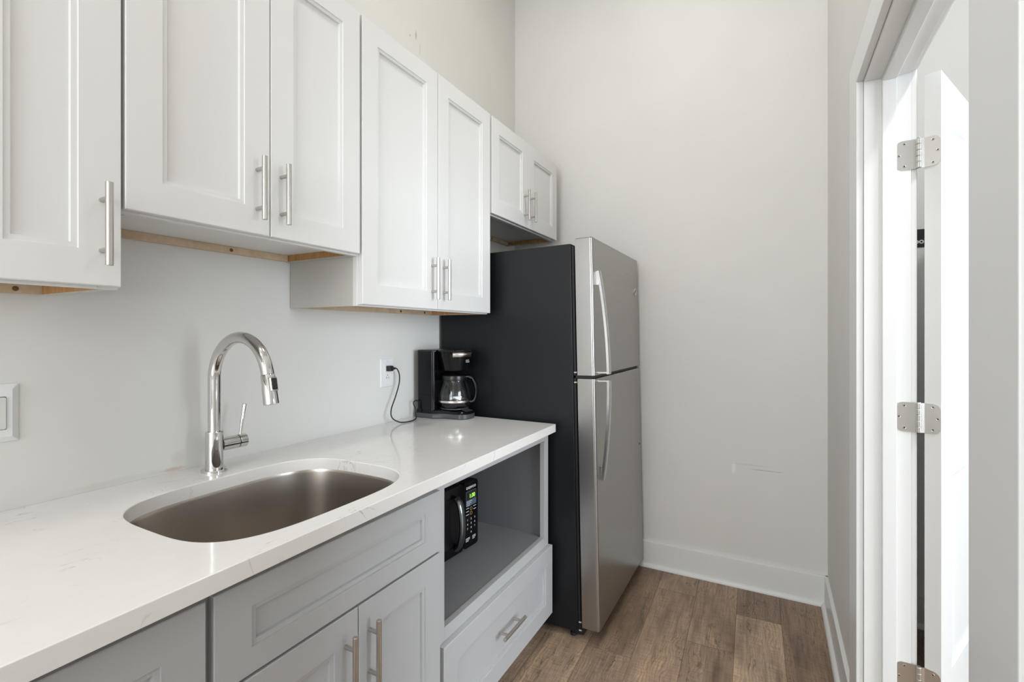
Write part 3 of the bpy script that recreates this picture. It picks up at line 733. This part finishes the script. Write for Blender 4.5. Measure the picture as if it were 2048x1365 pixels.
hm = Matrix.Rotation(math.radians(22), 4, 'Z'); hn.data.transform(hm)
bm = bmesh.new(); rg = []
for z in (.050, .0565):
    r_ = .0738
    rg.append([bm.verts.new((r_*.975*math.cos(math.radians(a)), r_*.975*math.sin(math.radians(a)), z)) for a in range(-60, -24, 4)])
for j in range(len(rg[0])-1): bm.faces.new((rg[0][j], rg[0][j+1], rg[1][j+1], rg[1][j]))
lb = obj('printed_label', bm, M['ink'], cf, 'small pale printed label', wn=False); sd = lb.modifiers.new('thick', 'SOLIDIFY'); sd.thickness = .0004; sd.offset = 1
# cord and plug
def spline(ctrl, sub=8):
    P = [Vector(p) for p in ctrl]; out = []
    for i in range(len(P)-1):
        p0 = P[max(i-1, 0)]; p1 = P[i]; p2 = P[i+1]; p3 = P[min(i+2, len(P)-1)]
        for k in range(sub):
            t = k/sub; out.append(.5*((2*p1)+(-p0+p2)*t+(2*p0-5*p1+4*p2-p3)*t*t+(-p0+3*p1-3*p2+p3)*t**3))
    out.append(P[-1]); return out
o0 = Vector((.025, 1.815, .914))
cord = [(.030, 1.583, 1.1462), (.031, 1.594, 1.1430), (.033, 1.606, 1.118), (.034, 1.603, 1.078), (.036, 1.578, 1.025), (.040, 1.548, .975), (.050, 1.543, .942), (.066, 1.572, .9205), (.078, 1.620, .9172), (.066, 1.675, .9190), (.045, 1.700, .930), (.034, 1.710, .955), (.029, 1.704, .982), (.030, 1.716, .992), (.034, 1.7305, .990)]
bm = bmesh.new(); tube(bm, [p-o0 for p in spline(cord)], .0026, 10); cd = obj('power_cord', bm, M['rubber'], cm, 'black power cord', wn=False)
bm = bmesh.new(); bxm(bm, .0078, .030, 1.5515, 1.5740, 1.1355, 1.1585, bev=.003, seg=3)
tube(bm, [(.024, 1.565, 1.147), (.028, 1.576, 1.1468), (.030, 1.586, 1.1460)], [.008, .006, .0038], 12)
bm.transform(Matrix.Translation(-o0)); obj('plug', bm, M['rubber'], cd)

# ------------------------------------------------------------------ microwave
mw = thing('microwave', 'black microwave oven on the shelf of the open grey niche', 'microwave', (.397, 1.666, .4355), math.radians(-4))
MW, MD, MH, FT = .452, .32, .262, .010
def ry(a, b_, r, z0, z1): return rrect((a+b_)/2, (z0+z1)/2, b_-a, z1-z0, r, 6)
bm = bmesh.new(); bxm(bm, -MD, -.028, -MW+.003, -.003, FT+.004, FT+MH-.003, bev=.004); obj('casing', bm, M['black'], mw)
def slab(name, par, y0, y1, z0, z1, x0, x1, r, m, label=None, b=.003):
    bm = bmesh.new(); rg = []
    for ins, x in ((0, x0), (0, x1-b), (b*.3, x1-b*.3), (b, x1)):
        rg.append([bm.verts.new((x, p[0], p[1])) for p in rrect((y0+y1)/2, (z0+z1)/2, y1-y0-2*ins, z1-z0-2*ins, max(.0004, r-ins), 5)])
    for a, c2 in zip(rg, rg[1:]):
        for j in range(len(a)): bm.faces.new((a[j], a[(j+1) % len(a)], c2[(j+1) % len(a)], c2[j]))
    bm.faces.new(rg[0][::-1]); bm.faces.new(rg[-1]); return obj(name, bm, m, par, label)
PYL = -.094
dp = slab('door', mw, -MW, PYL-.001, FT, FT+MH, -.0275, 0, .014, M['gloss'])
slab('window', dp, -MW+.035, PYL-.022, FT+.040, FT+MH-.040, -.001, .0008, .008, M['display'] if False else M['black'], b=.0004)
bm = bmesh.new(); hz0, hz1 = .040, .232; hy = -.150
hp_ = []
for i in range(13):
    t = i/12; hp_.append((.008+.030*math.sin(PI*t)**.45, hy, hz0+(hz1-hz0)*t))
tube(bm, hp_, .0105, 14)
for v_ in bm.verts: v_.co.y = hy+(v_.co.y-hy)*1.5
obj('handle', bm, M['darkchrome'], dp, 'curved dark chrome handle', wn=False)
kp = slab('control_panel', mw, PYL+.001, 0, FT, FT+MH, -.0275, 0, .014, M['gloss'])
text('maker_lettering', 'DAEWOO', .0135, M['ink'], kp, (.0003, -.078, FT+MH-.029), (0, 1, 0), (0, 0, 1), bold=.0003)
ds = slab('display', kp, -.080, -.013, FT+.165, FT+.224, -.001, .0006, .002, M['display'], 'blue-grey display', b=.0003)
slab('clock_window', ds, -.078, -.015, FT+.189, FT+.222, 0, .0009, .001, M['hole'], b=.0003)
text('clock_digits', '1:30', .022, M['greendigit'], ds, (.0010, -.060, FT+.196), (0, 1, 0), (0, 0, 1), bold=.0004)
text('display_print', 'POPCORN\nPOTATO\nPIZZA', .0075, M['ink'], ds, (.0008, -.076, FT+.181), (0, 1, 0), (0, 0, 1))
for r_, row in enumerate(('123', '456', '789', ' 0 ')):
    for q_, ch in enumerate(row):
        if ch != ' ': text('key', ch, .0100, M['ink'], kp, (.0003, -.070+q_*.0235, FT+.108-r_*.0175), (0, 1, 0), (0, 0, 1), align='CENTER', bold=.0003)
for zz, ws in ((.156, (.018, .0, .018)), (.144, (.018, .0, .018)), (.131, (.02, 0, .0))):
    for q_, w_ in enumerate(ws):
        if w_: slab('key_print', kp, -.070+q_*.0235-w_/2, -.070+q_*.0235+w_/2, FT+zz, FT+zz+.0022, -.0005, .0004, .0006, M['ink'], b=.0001)
for zz in (.152, .134):
    bm = bmesh.new(); lathe(bm, [(.0068, 0), (.0068, .0005), (.0055, .0005), (.0055, 0)], n=24, cap0=False, cap1=False); bm.transform(Matrix(((0, 0, 1, 0), (1, 0, 0, -.0465), (0, 1, 0, FT+zz), (0, 0, 0, 1)))); obj('key_ring', bm, M['inkgold'], kp, 'amber printed ring', wn=False)
for (ya, wd_) in ((-.068, .026), (-.028, .022)):
    for zz in (.038, .0325, .027): slab('key_print', kp, ya-wd_/2, ya+wd_/2*(1 if zz > .03 else .4), FT+zz, FT+zz+.0024, -.0005, .0004, .0006, M['ink'], b=.0001)
for (fx_, fy_) in ((-.045, -.05), (-.045, -MW+.05), (-MD+.04, -.05), (-MD+.04, -MW+.05)):
    bm = bmesh.new(); lathe(bm, [(.012, 0), (.012, FT+.006)], fx_, fy_, n=20); obj('foot', bm, M['rubber'], mw)

# ------------------------------------------------------------------ refrigerator (leans back 1.1 degrees on its front feet)
fr = thing('refrigerator', 'stainless steel top-freezer refrigerator with black sides in the corner', 'refrigerator', (.7300, 1.9270, 0))
fr.rotation_euler = (0, math.radians(-1.15), 0)
FW = .768
# local: x<=0 body towards the wall, y 0..FW, z up
bm = bmesh.new(); bxm(bm, -.690, 0, .003, FW-.003, .030, 1.6800, bev=.004); obj('body', bm, M['black_side'], fr)
bm = bmesh.new(); bxm(bm, -.02, .010, .012, FW-.012, .028, 1.670, bev=.002); obj('gasket', bm, M['rubber'], fr)
def fdoor(z0, z1):
    """rounded front corners; local x .020 -> .094"""
    bm = bmesh.new(); x0, x1, r = .0200, .0960, .012; pts = [(x0, .0), (x0, FW)]
    for i in range(7):
        a = math.radians(90-90*i/6); pts.append((x1-r+r*math.cos(a), FW-r+r*math.sin(a)))
    for i in range(7):
        a = math.radians(0-90*i/6); pts.append((x1-r+r*math.cos(a), r+r*math.sin(a)))
    prism(bm, pts, z0, z1); return bm
fd = obj('freezer_door', fdoor(1.1185, 1.6960), M['steel'], fr); rd = obj('fridge_door', fdoor(.0560, 1.1040), M['steel'], fr)
obj('door_cap', box(.021, .094, .001, FW-.001, 1.6962, 1.6985, bev=.001), M['dgrey'], fd)
bm = bmesh.new(); bxm(bm, -.01, .085, .012, FW-.012, 1.1055, 1.1170); obj('door_gap_strip', bm, M['rubber'], fr)
obj('toe_grille', box(-.02, .018, .02, FW-.02, .012, .052, bev=.002), M['rubber'], fr)
def fhandle(par, zs):
    """flat arched handle, zs = list of (z, stand-off, thickness)"""
    bm = bmesh.new(); y0_, y1_ = .021, .047; rg = []
    for z, so, th in zs: rg.append([bm.verts.new(c0) for c0 in ((.096+so-th, y0_, z), (.096+so-.003, y0_, z), (.096+so, y0_+.004, z), (.096+so, y1_-.004, z), (.096+so-.003, y1_, z), (.096+so-th, y1_, z))])
    for a, b_ in zip(rg, rg[1:]):
        for j in range(6): bm.faces.new((a[j], a[(j+1) % 6], b_[(j+1) % 6], b_[j]))
    bm.faces.new(rg[0][::-1]); bm.faces.new(rg[-1]); return bm
def arch(t): return t
zt0, zt1 = 1.1240, 1.5570
zs = []
for i in range(21):
    t = i/20; z = zt0+(zt1-zt0)*t; zs.append((z, .022+.036*math.cos(t*PI/2)**.85, .013))
h_ = obj('door_handle', fhandle(fd, zs), M['fsteel'], fd, ang=25)
obj('handle_mount', box(.0955, .1130, .0235, .0445, zt1-.060, zt1-.0005, bev=.002), M['fsteel'], h_)
obj('handle_mount', box(.0955, .146, .0235, .0445, zt0+.0005, zt0+.010, bev=.002), M['fsteel'], h_)
zb0, zb1 = .6800, 1.0990; zs = []
for i in range(21):
    t = i/20; z = zb1+(zb0-zb1)*t; zs.append((z, .022+.036*math.cos(t*PI/2)**.85, .013))
h_ = obj('door_handle', fhandle(rd, zs[::-1]), M['fsteel'], rd, ang=25)
obj('handle_mount', box(.0955, .1130, .0235, .0445, zb0+.0005, zb0+.060, bev=.002), M['fsteel'], h_)
obj('handle_mount', box(.0955, .146, .0235, .0445, zb1-.010, zb1-.0005, bev=.002), M['fsteel'], h_)
# round maker's badge
bm = bmesh.new(); lathe(bm, [(.0205, 0), (.0205, .0022), (.0175, .0026), (.0170, .0012), (.001, .0012)], n=36, cap1=False); bm.transform(Matrix(((0, 0, 1, .0962), (1, 0, 0, FW-.068), (0, 1, 0, 1.5200), (0, 0, 0, 1))))
bg = obj('badge', bm, M['badge'], fd, 'small round metal badge')
text('badge_lettering', 'GE', .018, M['hole'], bg, (.0976, FW-.0795, 1.5140), (0, 1, 0), (0, 0, 1))
bm = bmesh.new(); lathe(bm, [(.0045, 0), (.004, .0015)], n=16); bm.transform(Matrix(((0, 0, 1, .0960), (1, 0, 0, FW-.035), (0, 1, 0, .690), (0, 0, 0, 1)))); obj('plug_button', bm, M['rubber'], rd, 'small black plug')
for zz in (.040, .012+.062, 1.088, 1.130):
    bm = bmesh.new(); tube(bm, [(.004, .006, zz), (.016, .006, zz)], .0045, 12); obj('hinge_bolt', bm, M['badge'], fr, 'bright steel bolt')
for yy in (.03, FW-.03):
    bm = bmesh.new(); lathe(bm, [(.014, .0), (.014, .012), (.007, .014), (.007, .032)], -.03, yy, n=18); obj('levelling_foot', bm, M['rubber'], fr)
    bm = bmesh.new(); tube(bm, [(-.62, yy-.01, .010), (-.62, yy+.01, .010)], .018, 18); obj('roller', bm, M['rubber'], fr)

# recessed ceiling lamps (above the picture) that carry the lamp light
for i, (lx, ly, lw) in enumerate(LAMPS):
    t_ = thing('ceiling_downlight', ['round recessed ceiling lamp above the sink', 'round recessed ceiling lamp in front of the refrigerator', 'round recessed ceiling lamp behind the camera'][i], 'lamp', (lx, ly, CEIL), 0, 'recessed kitchen ceiling lamps')
    bm = bmesh.new(); lathe(bm, [(.150, 0), (.150, -.004), (.140, -.008), (.132, -.004), (.132, 0)], cap0=False, cap1=False); obj('trim_ring', bm, M['trim'], t_)
